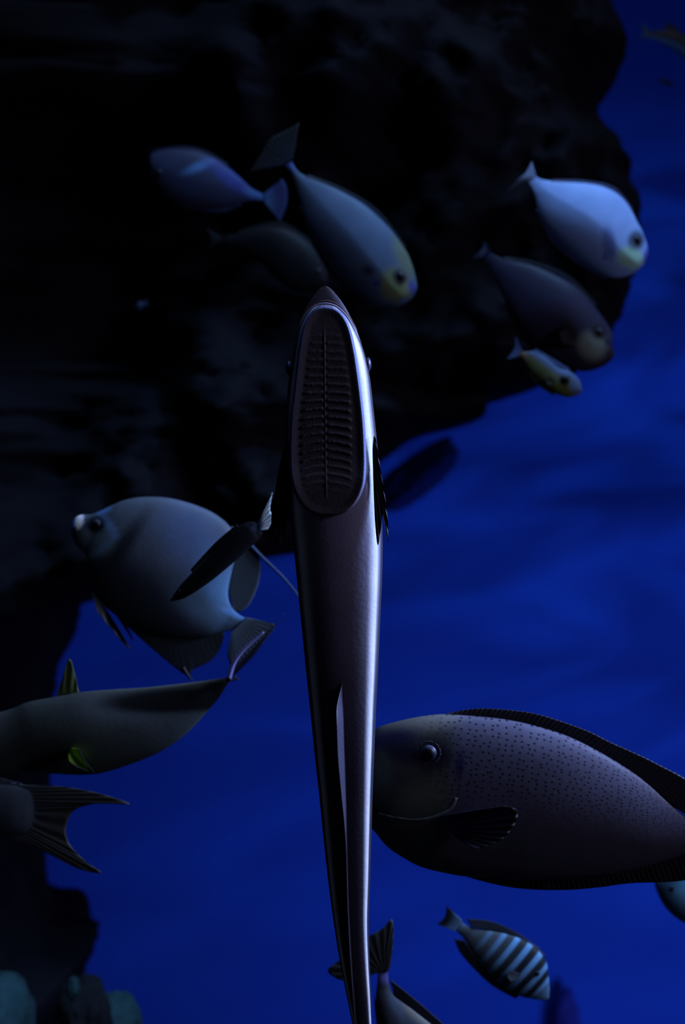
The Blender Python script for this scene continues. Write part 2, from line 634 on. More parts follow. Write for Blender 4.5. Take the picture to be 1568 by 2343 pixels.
# ---- bright unicornfish, upper right ---------------------------------------
G = 0.9
f = Fish('unicornfish', 'brightest pale blue fish, upper right, nose down, with a teal face',
         [(1463, 614), (1475, 603), (1482, 585), (1482, 566), (1473, 536), (1457, 505), (1440, 472), (1415, 444), (1382, 427),
          (1345, 419), (1300, 416), (1262, 414), (1238, 410), (1223, 401)],
         [(1463, 614), (1455, 622), (1440, 630), (1415, 636), (1388, 633), (1352, 616), (1312, 586), (1272, 549), (1246, 511), (1231, 476),
          (1225, 450), (1218, 430), (1208, 413)],
         1.95, 0.44,
         painter((0.30, 0.44, 0.80), [(1390, 560, 17, 40, -10, (0.14, 0.20, 0.48), 0.5), (1440, 592, 34, 26, 15, (0.40, 0.70, 0.52), 0.35),
                                      (1454, 552, 22, 26, 30, (0.05, 0.07, 0.12), 0.5), (1478, 590, 7, 26, 5, (0.10, 0.12, 0.55), 0.6),
                                      (1468, 610, 8, 12, 30, (0.35, 0.5, 0.75), 0.5)]),
         power=1.45)
f.fin('tail_fin', [(1226, 402), (1208, 415)], [(1217, 370), (1203, 396), (1188, 408), (1160, 436)],
      lambda px, py, u, t: lerp((0.40, 0.5, 0.75), (0.03, 0.03, 0.05), smooth(0.25, 0.7, u)), rays=10)
f.fin('pectoral_fin', [(1396, 590), (1384, 594)], [(1404, 552), (1388, 530), (1378, 556)], (0.14, 0.20, 0.50), side=True, flare=0.003, rays=8)
f.fin('dorsal_fin', [(1446, 484), (1400, 434), (1340, 419), (1262, 414)], [(1450, 480), (1408, 430), (1340, 413), (1262, 411)], (0.05, 0.06, 0.16), rays=24)
f.fin('anal_fin', [(1388, 632), (1330, 600), (1270, 547), (1232, 478)], [(1386, 638), (1326, 607), (1264, 553), (1227, 480)], (0.05, 0.06, 0.16), rays=24)
f.eye(1455, 552, 10, pupil=0.7)

# ---- blue fish in the centre, above the remora -----------------------------
G = 0.44
f = Fish('unicornfish', 'slate blue fish swimming nose down in the upper middle, yellow-green face, above the remora',
         [(926, 694), (942, 684), (952, 668), (954, 650), (944, 608), (926, 568), (890, 519), (838, 470), (784, 438), (726, 412), (690, 398), (672, 378), (664, 354)],
         [(926, 694), (912, 701), (892, 704), (850, 697), (814, 671), (770, 630), (730, 572), (703, 519), (685, 456), (675, 418), (664, 394), (648, 372)],
         1.85, 0.44,
         painter((0.17, 0.26, 0.43), [(905, 655, 44, 40, 60, (0.34, 0.42, 0.20), 0.45), (915, 636, 20, 18, 30, (0.02, 0.03, 0.05), 0.5),
                                      (943, 657, 10, 18, -10, (0.10, 0.12, 0.60), 0.6), (923, 689, 8, 7, 0, (0.15, 0.3, 0.7), 0.5),
                                      (862, 650, 10, 8, 0, (0.06, 0.08, 0.5), 0.7), (842, 622, 18, 12, 30, (0.06, 0.09, 0.16), 0.6),
                                      (925, 590, 20, 60, -25, (0.28, 0.36, 0.24), 0.7), (664, 374, 22, 16, 60, (0.16, 0.25, 0.75), 0.6)]),
         power=1.5)
f.fin('tail_fin', [(670, 366), (646, 378)], [(684, 282), (652, 300), (618, 318), (598, 350), (572, 392)],
      lambda px, py, u, t: lerp((0.05, 0.07, 0.12), (0.045, 0.05, 0.055), t), rays=14)
f.fin('dorsal_fin', [(926, 570), (860, 488), (784, 438), (700, 402)], [(933, 568), (866, 482), (787, 432), (700, 398)], (0.03, 0.04, 0.07), rays=24)
f.fin('anal_fin', [(849, 696), (780, 640), (726, 566), (690, 470)], [(846, 703), (774, 646), (719, 568), (684, 472)], (0.03, 0.04, 0.07), rays=24)
f.eye(916, 635, 11, pupil=0.6)

# ---- dim blue fish with its tail towards the centre ------------------------
G = 0.42
f = Fish('unicornfish', 'dim blue fish facing left, upper left, its pale tail touching the slate blue fish',
         [(343, 374), (346, 352), (372, 343), (412, 340), (450, 344), (482, 357), (516, 378), (550, 407), (577, 432), (606, 446)],
         [(343, 374), (346, 402), (370, 444), (412, 470), (456, 477), (502, 477), (541, 468), (577, 460), (606, 458)],
         2.15, 0.34,
         painter((0.055, 0.065, 0.14), [(460, 382, 46, 12, -24, (0.16, 0.36, 0.80), 0.9), (530, 408, 80, 22, 36, (0.07, 0.09, 0.42), 0.7),
                                        (592, 449, 40, 12, 25, (0.12, 0.25, 0.62), 0.7)]), power=1.6)
f.fin('tail_fin', [(604, 444), (604, 460)], [(646, 410), (656, 432), (655, 470), (641, 507)],
      lambda px, py, u, t: lerp((0.12, 0.25, 0.62), (0.06, 0.07, 0.26), smooth(0.1, 0.7, t)), rays=12, edge=((0.08, 0.12, 0.42), 0.12))
f.fin('dorsal_fin', [(372, 344), (420, 341), (470, 352), (520, 381)], [(336, 343), (420, 334), (474, 346), (524, 377)], (0.03, 0.03, 0.08), rays=20)
f.fin('anal_fin', [(412, 469), (460, 477), (510, 476), (548, 466)], [(410, 474), (460, 484), (512, 486), (552, 470)], (0.04, 0.05, 0.11), rays=20)
f.eye(366, 396, 7)

# ---- very dark fish behind --------------------------------------------------
G = 0.13
f = Fish('unicornfish', 'barely visible dark purple fish just behind the tip of the remora snout',
         [(752, 650), (750, 620), (735, 585), (712, 556), (680, 532), (640, 518), (595, 520), (545, 534), (505, 542)],
         [(752, 650), (738, 664), (700, 670), (660, 660), (625, 630), (595, 598), (560, 572), (505, 552)],
         2.35, 0.34, painter((0.030, 0.026, 0.042), [(690, 590, 14, 24, 0, (0.018, 0.016, 0.024), 0.6)]), power=1.8)
f.fin('tail_fin', [(506, 541), (506, 553)], [(470, 520), (484, 546), (474, 574)], (0.03, 0.028, 0.045), rays=8)
f.fin('dorsal_fin', [(720, 566), (640, 519), (545, 534)], [(726, 560), (640, 508), (545, 528)], (0.02, 0.018, 0.03), rays=16)
f.eye(728, 622, 7)

# ---- dark purple fish, right ------------------------------------------------
G = 0.24
f = Fish('unicornfish', 'dark purple fish with a dull yellow cheek, directly below the brightest blue fish',
         [(1384, 804), (1398, 782), (1402, 770), (1396, 750), (1362, 703), (1320, 657), (1271, 628), (1216, 606), (1160, 594), (1136, 586), (1118, 574)],
         [(1384, 804), (1406, 806), (1402, 820), (1380, 839), (1336, 850), (1288, 836), (1229, 800), (1184, 745), (1152, 680), (1131, 632), (1118, 604), (1106, 586)],
         2.0, 0.34,
         painter((0.095, 0.078, 0.170), [(1352, 794, 40, 34, 40, (0.66, 0.68, 0.52), 0.45), (1368, 762, 20, 18, 30, (0.02, 0.02, 0.03), 0.5),
                                         (1392, 785, 12, 7, 20, (0.02, 0.02, 0.16), 0.5), (1294, 762, 24, 30, -20, (0.03, 0.03, 0.05), 0.6),
                                         (1398, 812, 10, 12, 0, (0.13, 0.10, 0.10), 0.5), (1112, 580, 16, 12, 0, (0.05, 0.05, 0.25), 0.6)]), power=1.7)
f.fin('tail_fin', [(1120, 572), (1106, 588)], [(1110, 553), (1100, 572), (1082, 592)], (0.06, 0.06, 0.26), rays=8)
f.fin('pectoral_fin', [(1318, 784), (1312, 796)], [(1300, 744), (1276, 764), (1286, 790)], (0.025, 0.025, 0.045), side=True, flare=0.008, rays=8)
f.fin('dorsal_fin', [(1362, 704), (1300, 642), (1216, 606), (1150, 592)], [(1368, 699), (1306, 634), (1220, 598), (1150, 588)], (0.03, 0.028, 0.06), rays=22)
f.fin('anal_fin', [(1320, 848), (1260, 820), (1200, 768), (1155, 690)], [(1318, 856), (1254, 828), (1192, 774), (1149, 694)], (0.03, 0.028, 0.06), rays=22)
f.eye(1369, 761, 9)

# ---- small yellow fish ------------------------------------------------------
G = 0.5
f = Fish('rabbitfish', 'small olive yellow fish with a pale blue tail, just under the dark purple fish',
         [(1332, 897), (1330, 880), (1322, 864), (1305, 850), (1280, 841), (1250, 818), (1224, 804), (1208, 805), (1192, 804)],
         [(1332, 897), (1322, 904), (1302, 909), (1272, 901), (1242, 879), (1216, 856), (1202, 832), (1194, 818), (1186, 814)],
         1.9, 0.42,
         painter(lambda px, py, t, v: lerp((0.14, 0.22, 0.42), (0.17, 0.19, 0.08), smooth(0.12, 0.45, v)),
                 [(1318, 888, 18, 18, 0, (0.15, 0.22, 0.40), 0.7), (1198, 812, 12, 10, 30, (0.30, 0.20, 0.10), 0.6), (1285, 893, 30, 10, 25, (0.22, 0.28, 0.05), 0.7)]))
f.fin('tail_fin', [(1194, 800), (1186, 816)], [(1180, 768), (1178, 796), (1160, 822)], (0.16, 0.26, 0.62), rays=8)
f.fin('dorsal_fin', [(1302, 850), (1260, 826), (1222, 804)], [(1304, 844), (1258, 816), (1226, 798)], (0.10, 0.16, 0.38), rays=14)
f.fin('anal_fin', [(1270, 899), (1240, 878), (1212, 850)], [(1268, 906), (1234, 884), (1208, 855)], (0.12, 0.13, 0.06), rays=12)
f.fin('pectoral_fin', [(1270, 872), (1266, 880)], [(1256, 862), (1248, 872), (1254, 882)], (0.10, 0.12, 0.08), side=True, flare=0.006, rays=6)
f.eye(1292, 869, 11, pupil=0.75)

# ---- slim fish at the top right corner --------------------------------------
G = 0.7
f = Fish('slender_fish', 'slender dark fish with a teal belly and forked tail at the top right corner',
         [(1665, 168), (1640, 130), (1600, 96), (1568, 79), (1548, 70), (1522, 68), (1500, 70), (1484, 72)],
         [(1665, 168), (1630, 166), (1600, 154), (1568, 134), (1550, 119), (1520, 102), (1500, 92), (1484, 84)],
         3.0, 0.45, painter(lambda px, py, t, v: lerp((0.035, 0.03, 0.035), (0.05, 0.13, 0.30), smooth(0.52, 0.75, v))))
f.fin('tail_fin', [(1487, 70), (1487, 86)], [(1465, 48), (1472, 78), (1450, 90)], (0.05, 0.11, 0.24), rays=8)
f.fin('dorsal_fin', [(1558, 72), (1540, 70), (1524, 69)], [(1552, 66), (1534, 54), (1522, 57)], (0.03, 0.025, 0.03), rays=6)
f = Fish('damselfish', 'tiny dark fish alone in the blue water below the slender fish at top right',
         [(1543, 196), (1538, 188), (1524, 182), (1514, 181)], [(1543, 196), (1534, 197), (1520, 192), (1513, 187)],
         3.2, 0.5, painter((0.012, 0.012, 0.02)), N=40, M=24)
f.fin('tail_fin', [(1514, 181), (1513, 187)], [(1506, 177), (1508, 182), (1505, 188)], (0.012, 0.012, 0.02), rays=3, n=12, m=4)
f = Fish('damselfish', 'tiny dim blue fish alone in front of the black rock at far left',
         [(309, 706), (312, 694), (320, 689), (330, 690)], [(309, 706), (317, 712), (326, 707), (331, 698)],
         2.3, 0.6, painter((0.018, 0.024, 0.07)), N=40, M=24)
f.fin('tail_fin', [(330, 690), (331, 698)], [(338, 684), (336, 692), (340, 700)], (0.03, 0.04, 0.12), rays=3, n=12, m=4)

# ---- grey angelfish ----------------------------------------------------------
G = 0.42
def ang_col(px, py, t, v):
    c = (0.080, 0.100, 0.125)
    return lerp(c, (0.030, 0.038, 0.050), smooth(0.42, 0.72, v))  # darker belly, with shade under the overhead light painted in


G = 1.0
f = Fish('angelfish', 'big round grey angelfish with a white mouth facing left, left of the remora',
         [(163, 1202), (170, 1186), (186, 1178), (208, 1177), (232, 1168), (256, 1156), (286, 1144), (330, 1137), (388, 1140), (445, 1155),
          (495, 1178), (530, 1212), (540, 1262), (530, 1310), (522, 1352), (526, 1382), (546, 1406), (572, 1418)],
         [(163, 1202), (165, 1226), (178, 1252), (197, 1273), (196, 1310), (210, 1348), (240, 1388), (290, 1424), (350, 1448), (410, 1460),
          (460, 1460), (495, 1450), (520, 1444), (538, 1442)],
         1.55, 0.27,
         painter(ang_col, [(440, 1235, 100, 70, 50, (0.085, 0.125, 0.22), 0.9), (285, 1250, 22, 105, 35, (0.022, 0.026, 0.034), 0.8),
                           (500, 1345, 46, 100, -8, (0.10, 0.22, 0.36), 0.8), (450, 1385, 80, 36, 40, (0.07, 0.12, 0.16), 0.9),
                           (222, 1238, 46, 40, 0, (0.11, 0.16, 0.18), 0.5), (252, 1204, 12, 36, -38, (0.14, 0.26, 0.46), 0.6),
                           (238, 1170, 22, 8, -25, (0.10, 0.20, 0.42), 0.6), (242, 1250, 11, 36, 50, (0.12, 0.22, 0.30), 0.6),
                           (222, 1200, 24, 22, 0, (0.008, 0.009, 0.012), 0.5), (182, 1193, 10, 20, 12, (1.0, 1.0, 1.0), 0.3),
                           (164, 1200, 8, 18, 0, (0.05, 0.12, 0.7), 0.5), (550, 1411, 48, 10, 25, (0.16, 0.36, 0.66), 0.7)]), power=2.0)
G = 0.55
f.fin('dorsal_fin', [(524, 1206), (540, 1250), (530, 1305), (523, 1352), (534, 1394)],
      [(537, 1205), (578, 1250), (596, 1290), (591, 1338), (570, 1384), (545, 1402)],
      lambda px, py, u, t: lerp((0.13, 0.19, 0.22), (0.20, 0.30, 0.42), smooth(0.85, 1, t)), rays=22, off=0.001)
f.strand('dorsal_streamer', [(570, 1244), (600, 1275), (645, 1318), (682, 1362), (700, 1392)], 4.5, 1.5, (0.09, 0.15, 0.30), mat=M_FIN)
f.fin('anal_fin', [(265, 1406), (320, 1436), (390, 1455), (450, 1458), (512, 1444)],
      [(272, 1416), (340, 1478), (396, 1524), (432, 1549), (440, 1534), (482, 1512), (504, 1484), (513, 1452)],
      (0.06, 0.075, 0.09), rays=26, off=0.001)
f.strand('anal_streamer', [(418, 1528), (430, 1545), (441, 1558)], 6, 1.5, (0.015, 0.018, 0.022), mat=M_FIN)
f.fin('tail_fin', [(564, 1413), (530, 1446)], [(612, 1423), (630, 1434), (596, 1478), (560, 1512), (534, 1530), (520, 1500)],
      lambda px, py, u, t: lerp((0.30, 0.42, 0.52), (0.14, 0.20, 0.26), t), rays=16, edge=((0.05, 0.07, 0.10), 0.2))
f.fin('pelvic_fin', [(212, 1356), (240, 1386)], [(226, 1400), (268, 1450), (292, 1478), (300, 1480), (262, 1416)], (0.035, 0.04, 0.05), rays=5, off=-0.004, flare=0.005)
f.fin('pelvic_fin', [(246, 1384), (262, 1398)], [(280, 1432), (303, 1468), (296, 1448), (284, 1424)], (0.035, 0.04, 0.05), rays=4, off=0.006)
f.eye(222, 1200, 12, pupil=0.7)
f.strand('mouth', [(162, 1204), (170, 1207), (178, 1206)], 1.5, 1, (0.02, 0.02, 0.05), side=True)

# ---- slim dark fish crossing in front of the angelfish -------------------------
G = 0.8
f = Fish('wrasse', 'slim black fish with a pale blue tail crossing in front of the big grey angelfish',
         [(388, 1376), (412, 1340), (450, 1300), (500, 1248), (542, 1206), (572, 1194), (590, 1198)],
         [(388, 1376), (424, 1368), (480, 1332), (536, 1286), (578, 1248), (598, 1226), (602, 1212)],
         1.36, 0.5, painter((0.006, 0.007, 0.010), [(590, 1205, 14, 12, 0, (0.05, 0.08, 0.14), 0.7)]))
f.fin('tail_fin', [(590, 1196), (592, 1214)], [(624, 1126), (618, 1166), (626, 1184), (612, 1212)],
      lambda px, py, u, t: lerp((0.06, 0.09, 0.16), (0.85, 1.0, 1.0), smooth(0.15, 0.5, t)), rays=8)
f.fin('dorsal_fin', [(440, 1310), (500, 1248), (545, 1205)], [(436, 1303), (494, 1240), (543, 1199)], (0.012, 0.013, 0.018), rays=16)
f.eye(410, 1352, 4, iris=M_PUPIL)

# ---- left unicornfish with yellow fins ------------------------------------------
G = 0.7
def left_col(px, py, t, v):
    c = lerp((0.052, 0.060, 0.056), (0.045, 0.055, 0.050), v)
    return lerp(c, (0.07, 0.095, 0.10), smooth(0.55, 0.9, t) * smooth(0.3, 0.8, v))


f = Fish('surgeonfish', 'olive grey fish with yellow-green fins, cut off by the left edge below the angelfish',
         [(-210, 1722), (-200, 1690), (-150, 1660), (-60, 1640), (0, 1629), (31, 1620), (65, 1606), (134, 1593), (190, 1583), (268, 1577), (344, 1572), (440, 1561), (500, 1553), (524, 1549)],
         [(-210, 1722), (-180, 1750), (-100, 1772), (0, 1776), (57, 1768), (115, 1770), (191, 1773), (249, 1765), (344, 1731), (402, 1698), (440, 1666), (471, 1632), (501, 1597), (518, 1570), (528, 1556)],
         1.42, 0.40,
         painter(left_col, [(290, 1632, 130, 30, 10, (0.075, 0.088, 0.095), 0.9), (410, 1602, 185, 30, -2, (0.004, 0.004, 0.005), 0.35), (490, 1590, 45, 34, -30, (0.004, 0.004, 0.005), 0.4),
                            (330, 1564, 240, 11, -4, (0.14, 0.15, 0.12), 0.5),
                            (100, 1735, 60, 16, -30, (0.02, 0.022, 0.02), 0.7)]), power=1.8)
f.fin('tail_fin', [(520, 1548), (526, 1560)], [(654, 1402), (618, 1448), (590, 1490), (562, 1520), (540, 1543), (549, 1554)],
      lambda px, py, u, t: lerp((0.10, 0.11, 0.20), (0.045, 0.055, 0.11), smooth(0.1, 0.4, u)), rays=10, n=60)
f.strand('tail_spine', [(524, 1552), (536, 1516), (560, 1484), (604, 1446)], 6, 2.5, (0.22, 0.22, 0.50), off=-0.003, label='pale violet leading ray of the tail')
f.fin('pectoral_fin', [(164, 1708), (160, 1722)], [(190, 1706), (202, 1732), (222, 1758), (188, 1748), (168, 1734)], (0.42, 0.62, 0.04), side=True, flare=0.012, rays=6,
      label='bright yellow-green pectoral fin', edge=((0.06, 0.10, 0.10), 0.3))
f.fin('pectoral_fin', [(124, 1596), (176, 1590)], [(134, 1566), (153, 1510), (168, 1552), (174, 1580)], (0.09, 0.12, 0.03), rays=3, off=0.012, label='olive far side fin raised above the back')
f.eye(-130, 1700, 13)

# ---- forked tail at the left edge --------------------------------------------------
G = 0.6
f = Fish('surgeonfish', 'fish at the left edge showing only its dark forked tail, under the olive fish',
         [(-560, 1850), (-520, 1790), (-420, 1750), (-260, 1745), (-120, 1775), (-40, 1790), (19, 1793), (60, 1800), (110, 1812)],
         [(-560, 1850), (-520, 1920), (-400, 1970), (-260, 1975), (-120, 1940), (-40, 1916), (20, 1914), (60, 1912), (105, 1900)],
         1.48, 0.34, painter((0.040, 0.046, 0.055)), power=1.9)
f.fin('tail_fin', [(20, 1793), (30, 1850), (20, 1914)],
      [(80, 1797), (153, 1801), (230, 1816), (300, 1840), (249, 1836), (199, 1843), (168, 1856), (153, 1886), (152, 1912), (165, 1940), (199, 1973), (234, 1998), (185, 1990), (134, 1966), (88, 1939)],
      lambda px, py, u, t: lerp((0.045, 0.052, 0.058), (0.05, 0.05, 0.04), t), rays=18, n=90, m=20, bow=0.0)
f.fin('dorsal_fin', [(-480, 1768), (-260, 1745), (-60, 1786), (30, 1796)], [(-500, 1750), (-260, 1715), (-60, 1765), (50, 1792)], (0.03, 0.033, 0.04), rays=30)
f.strand('tail_spine', [(10, 1789), (36, 1793), (60, 1798)], 2.5, 1.5, (0.10, 0.11, 0.18), off=0.0, label='pale spur on the base of the tail')
f.eye(-500, 1830, 12)

# ---- large spotted unicornfish, right ---------------------------------------------
G = 0.50
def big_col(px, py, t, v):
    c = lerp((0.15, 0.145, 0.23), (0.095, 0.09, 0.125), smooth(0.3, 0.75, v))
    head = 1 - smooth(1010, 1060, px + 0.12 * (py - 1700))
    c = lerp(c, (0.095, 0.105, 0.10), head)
    return c


BIG = Fish('unicornfish', 'large spotted purple-grey unicornfish facing left, lower right, cut off by the right edge',
           [(818, 1770), (822, 1730), (838, 1693), (860, 1668), (886, 1657), (933, 1645), (979, 1637), (1026, 1634), (1095, 1638), (1165, 1646),
            (1235, 1662), (1304, 1685), (1374, 1720), (1443, 1762), (1490, 1798), (1536, 1840), (1568, 1866), (1610, 1890), (1660, 1900), (1710, 1900)],
           [(818, 1770), (820, 1820), (832, 1870), (860, 1906), (886, 1937), (924, 1963), (965, 1984), (1026, 1999), (1070, 2006), (1119, 2010),
            (1211, 2016), (1304, 2012), (1397, 2002), (1490, 1980), (1568, 1956), (1620, 1938), (1660, 1930), (1710, 1930)],
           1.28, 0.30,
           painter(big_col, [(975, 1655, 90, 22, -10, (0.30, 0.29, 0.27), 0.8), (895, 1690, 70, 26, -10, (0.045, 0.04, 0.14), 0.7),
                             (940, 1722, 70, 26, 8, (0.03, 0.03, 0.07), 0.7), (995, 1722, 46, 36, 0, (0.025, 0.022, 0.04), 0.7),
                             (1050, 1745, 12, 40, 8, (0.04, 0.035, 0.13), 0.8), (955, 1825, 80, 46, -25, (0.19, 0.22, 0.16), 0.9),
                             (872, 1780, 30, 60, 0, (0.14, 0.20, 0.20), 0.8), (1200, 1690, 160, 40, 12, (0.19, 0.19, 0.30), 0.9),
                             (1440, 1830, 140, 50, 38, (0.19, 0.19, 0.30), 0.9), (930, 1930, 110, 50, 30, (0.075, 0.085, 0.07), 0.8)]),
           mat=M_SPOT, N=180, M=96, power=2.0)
f = BIG
f.fin('dorsal_fin', [(1022, 1634), (1095, 1639), (1165, 1647), (1235, 1663), (1304, 1686), (1374, 1721), (1443, 1763), (1490, 1799), (1536, 1841), (1600, 1884)],
      [(1028, 1631), (1072, 1623), (1119, 1621), (1211, 1630), (1281, 1649), (1351, 1675), (1397, 1698), (1467, 1729), (1513, 1752), (1568, 1781), (1630, 1824), (1650, 1850)],
      (0.035, 0.034, 0.055), rays=60, n=200, amp=0.0004)
f.fin('anal_fin', [(1060, 2002), (1119, 2009), (1211, 2014), (1304, 2010), (1397, 2000), (1490, 1978), (1568, 1954), (1620, 1938)],
      [(1064, 2005), (1119, 2020), (1174, 2031), (1235, 2036), (1304, 2036), (1374, 2030), (1443, 2021), (1568, 2014), (1640, 1985)],
      (0.030, 0.030, 0.045), rays=50, n=160, amp=0.0004)
f.fin('tail_fin', [(1704, 1898), (1704, 1932)], [(1800, 1770), (1770, 1860), (1768, 1970), (1800, 2060)], (0.04, 0.04, 0.06), rays=16)
f.fin('pectoral_fin', [(1014, 1858), (1020, 1884), (1040, 1908)], [(1100, 1836), (1150, 1830), (1176, 1842), (1166, 1876), (1134, 1908), (1080, 1926)],
      (0.085, 0.080, 0.17), side=True, flare=0.014, rays=11, n=90, m=20, amp=0.0006, off=-0.002, edge=((0.05, 0.05, 0.06), 0.2))
f.strand('gill_cover', [(1042, 1818), (1030, 1842), (1006, 1856), (975, 1866), (940, 1869), (900, 1864), (862, 1856)], 4.0, 2.2, (0.22, 0.26, 0.28), side=True, off=0.0002,
         label='pale curved edge of the gill cover')
f.strand('gill_slit', [(1052, 1760), (1052, 1800), (1040, 1834), (1010, 1863), (975, 1872), (930, 1874)], 4, 3, (0.02, 0.02, 0.04), side=True, off=0.0012)
ring = [(979 + 27 * math.cos(a / 12 * 2 * math.pi), 1718 + 25 * math.sin(a / 12 * 2 * math.pi)) for a in range(13)]
f.strand('eye_rim', ring, 2.2, 2.2, (0.07, 0.07, 0.11), side=True, off=0.0003)
f.eye(979, 1719, 19, iris=M_IRIS_B, pupil=0.74)

# ---- teal fish cut off at the right edge ------------------------------------------------
G = 0.7
f = Fish('parrotfish', 'bright teal fish mostly outside the right edge, beneath the large spotted fish',
         [(1496, 2014), (1520, 1996), (1580, 1984), (1660, 1990), (1740, 2020), (1790, 2045)],
         [(1496, 2014), (1506, 2046), (1528, 2082), (1568, 2112), (1640, 2130), (1720, 2100), (1790, 2065)],
         1.75, 0.40, painter((0.06, 0.12, 0.22), [(1578, 2044, 46, 44, 20, (0.22, 0.62, 0.95), 0.8)]))
f.fin('tail_fin', [(1788, 2042), (1788, 2068)], [(1850, 1990), (1832, 2054), (1850, 2120)], (0.1, 0.25, 0.35), rays=8)
f.eye(1535, 2030, 6)

# ---- small striped tang, lower right ----------------------------------------------------
G = 0.75
def tang_col(px, py, t, v):
    base = (0.115, 0.15, 0.17)
    k = 0.5 + 0.5 * math.cos((t - 0.045) / 0.102 * 2 * math.pi)
    k = smooth(0.45, 0.75, k) * (1 - smooth(0.45, 0.86, t)) + 0.25 * smooth(0.4, 0.9, k) * smooth(0.45, 0.6, t) * (1 - smooth(0.75, 0.9, t))
    c = lerp(base, (0.015, 0.022, 0.03), (1 - smooth(0.40, 0.75, t)) * 0.9)
    c = lerp(c, (0.22, 0.55, 0.95), k * (1 - 0.6 * smooth(0.6, 0.95, v)))
    if t < 0.14:
        c = lerp(c, (0.18, 0.38, 0.62), 1 - smooth(0.10, 0.14, t))
    return lerp(c, (0.15, 0.28, 0.42), smooth(0.93, 0.98, t))


f = Fish('sailfin_tang', 'small tang with pale blue bars near its head, alone in the lower right',
         [(1256, 2285), (1258, 2262), (1255, 2230), (1249, 2197), (1226, 2167), (1190, 2146), (1138, 2131), (1086, 2124), (1066, 2116), (1054, 2108)],
         [(1256, 2285), (1244, 2289), (1216, 2285), (1184, 2277), (1144, 2253), (1104, 2212), (1078, 2175), (1062, 2148), (1040, 2126)],
         1.6, 0.34, painter(tang_col))
f.fin('tail_fin', [(1058, 2106), (1040, 2130)], [(1022, 2072), (1018, 2098), (1000, 2114)],
      lambda px, py, u, t: lerp((0.22, 0.48, 0.75), (0.025, 0.03, 0.045), smooth(0.25, 0.75, t)), rays=10)
f.fin('dorsal_fin', [(1246, 2192), (1226, 2167), (1190, 2146), (1138, 2131), (1080, 2122)],
      [(1249, 2188), (1240, 2176), (1213, 2153), (1172, 2127), (1120, 2107), (1068, 2102)], (0.045, 0.055, 0.08), rays=24)
f.fin('anal_fin', [(1188, 2278), (1144, 2253), (1104, 2212), (1078, 2175), (1064, 2152)],
      [(1180, 2285), (1128, 2256), (1084, 2216), (1052, 2178), (1040, 2148)], (0.03, 0.035, 0.055), rays=24)
f.fin('pectoral_fin', [(1190, 2224), (1184, 2234)], [(1168, 2214), (1158, 2226), (1166, 2238)], (0.08, 0.11, 0.14), side=True, flare=0.005, rays=6)
f.eye(1228, 2224, 6, pupil=0.7)

# ---- fish at the bottom, behind the remora's tail ------------------------------------------
G = 0.7
f = Fish('surgeonfish', 'dark fish diving at the bottom edge behind the remora tail, violet tail base',
         [(1110, 2600), (1128, 2530), (1110, 2460), (1060, 2400), (1000, 2352), (945, 2308), (905, 2276), (890, 2250), (888, 2212)],
         [(1110, 2600), (1030, 2590), (950, 2530), (900, 2460), (872, 2390), (862, 2330), (860, 2280), (864, 2246), (864, 2216)],
         1.45, 0.36,
         painter((0.085, 0.10, 0.13), [(874, 2228, 15, 24, -15, (0.20, 0.18, 0.60), 0.7), (868, 2330, 18, 70, -10, (0.012, 0.012, 0.016), 0.7),
                                       (950, 2322, 70, 10, 38, (0.20, 0.20, 0.17), 0.8), (905, 2300, 40, 14, 60, (0.13, 0.18, 0.26), 0.8)]))
f.fin('tail_fin', [(862, 2226), (888, 2222)], [(800, 2250), (790, 2244), (770, 2239), (750, 2220), (779, 2196), (820, 2174), (846, 2142), (876, 2124), (898, 2104), (900, 2160), (893, 2212)],
      lambda px, py, u, t: lerp((0.045, 0.05, 0.05), (0.06, 0.08, 0.085), smooth(0.6, 1, t)), rays=14, n=80)
f.fin('dorsal_fin', [(904, 2278), (945, 2310), (1000, 2354), (1060, 2402)], [(892, 2240), (952, 2288), (1016, 2344), (1085, 2405)], (0.010, 0.010, 0.014), rays=22)
f.fin('anal_fin', [(861, 2300), (872, 2390), (900, 2460)], [(855, 2268), (862, 2345), (880, 2440)], (0.010, 0.010, 0.014), rays=16)
f.eye(1090, 2560, 8)

# ------------------------------------------------------------------ the remora
DR = 1.165
G = 1.0


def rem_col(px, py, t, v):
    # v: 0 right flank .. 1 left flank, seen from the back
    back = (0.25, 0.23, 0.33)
    c = lerp(back, (0.030, 0.027, 0.045), smooth(0.28, 0.64, t))  # light falling off towards the tail painted into the back colour
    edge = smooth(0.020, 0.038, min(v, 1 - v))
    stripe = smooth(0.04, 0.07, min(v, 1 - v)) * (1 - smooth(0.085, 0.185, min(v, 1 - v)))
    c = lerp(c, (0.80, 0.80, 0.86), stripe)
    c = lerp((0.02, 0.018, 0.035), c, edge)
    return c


class Remora(Fish):
    pass


def rem_U(y):     # right contour
    return None


RU = [(744, 694), (770, 703), (793, 724), (812, 753), (827, 786), (838, 822), (847, 866), (854, 925), (862, 1000), (868, 1070), (872, 1130), (875, 1200), (876, 1260),
      (874, 1340), (870, 1430), (866, 1520), (861, 1620), (857, 1720), (853, 1820), (850, 1920), (847, 2020), (844, 2110), (846, 2200), (850, 2290), (853, 2380), (856, 2480), (858, 2600)]
RL = [(744, 694), (718, 703), (700, 722), (685, 752), (676, 790), (668, 840), (659, 900), (654, 960), (654, 1030), (658, 1100), (664, 1180), (672, 1250),
      (681, 1340), (690, 1430), (700, 1530), (710, 1625), (720, 1724), (731, 1824), (741, 1922), (752, 2022), (764, 2112), (778, 2200), (796, 2290), (814, 2380), (832, 2480), (844, 2600)]


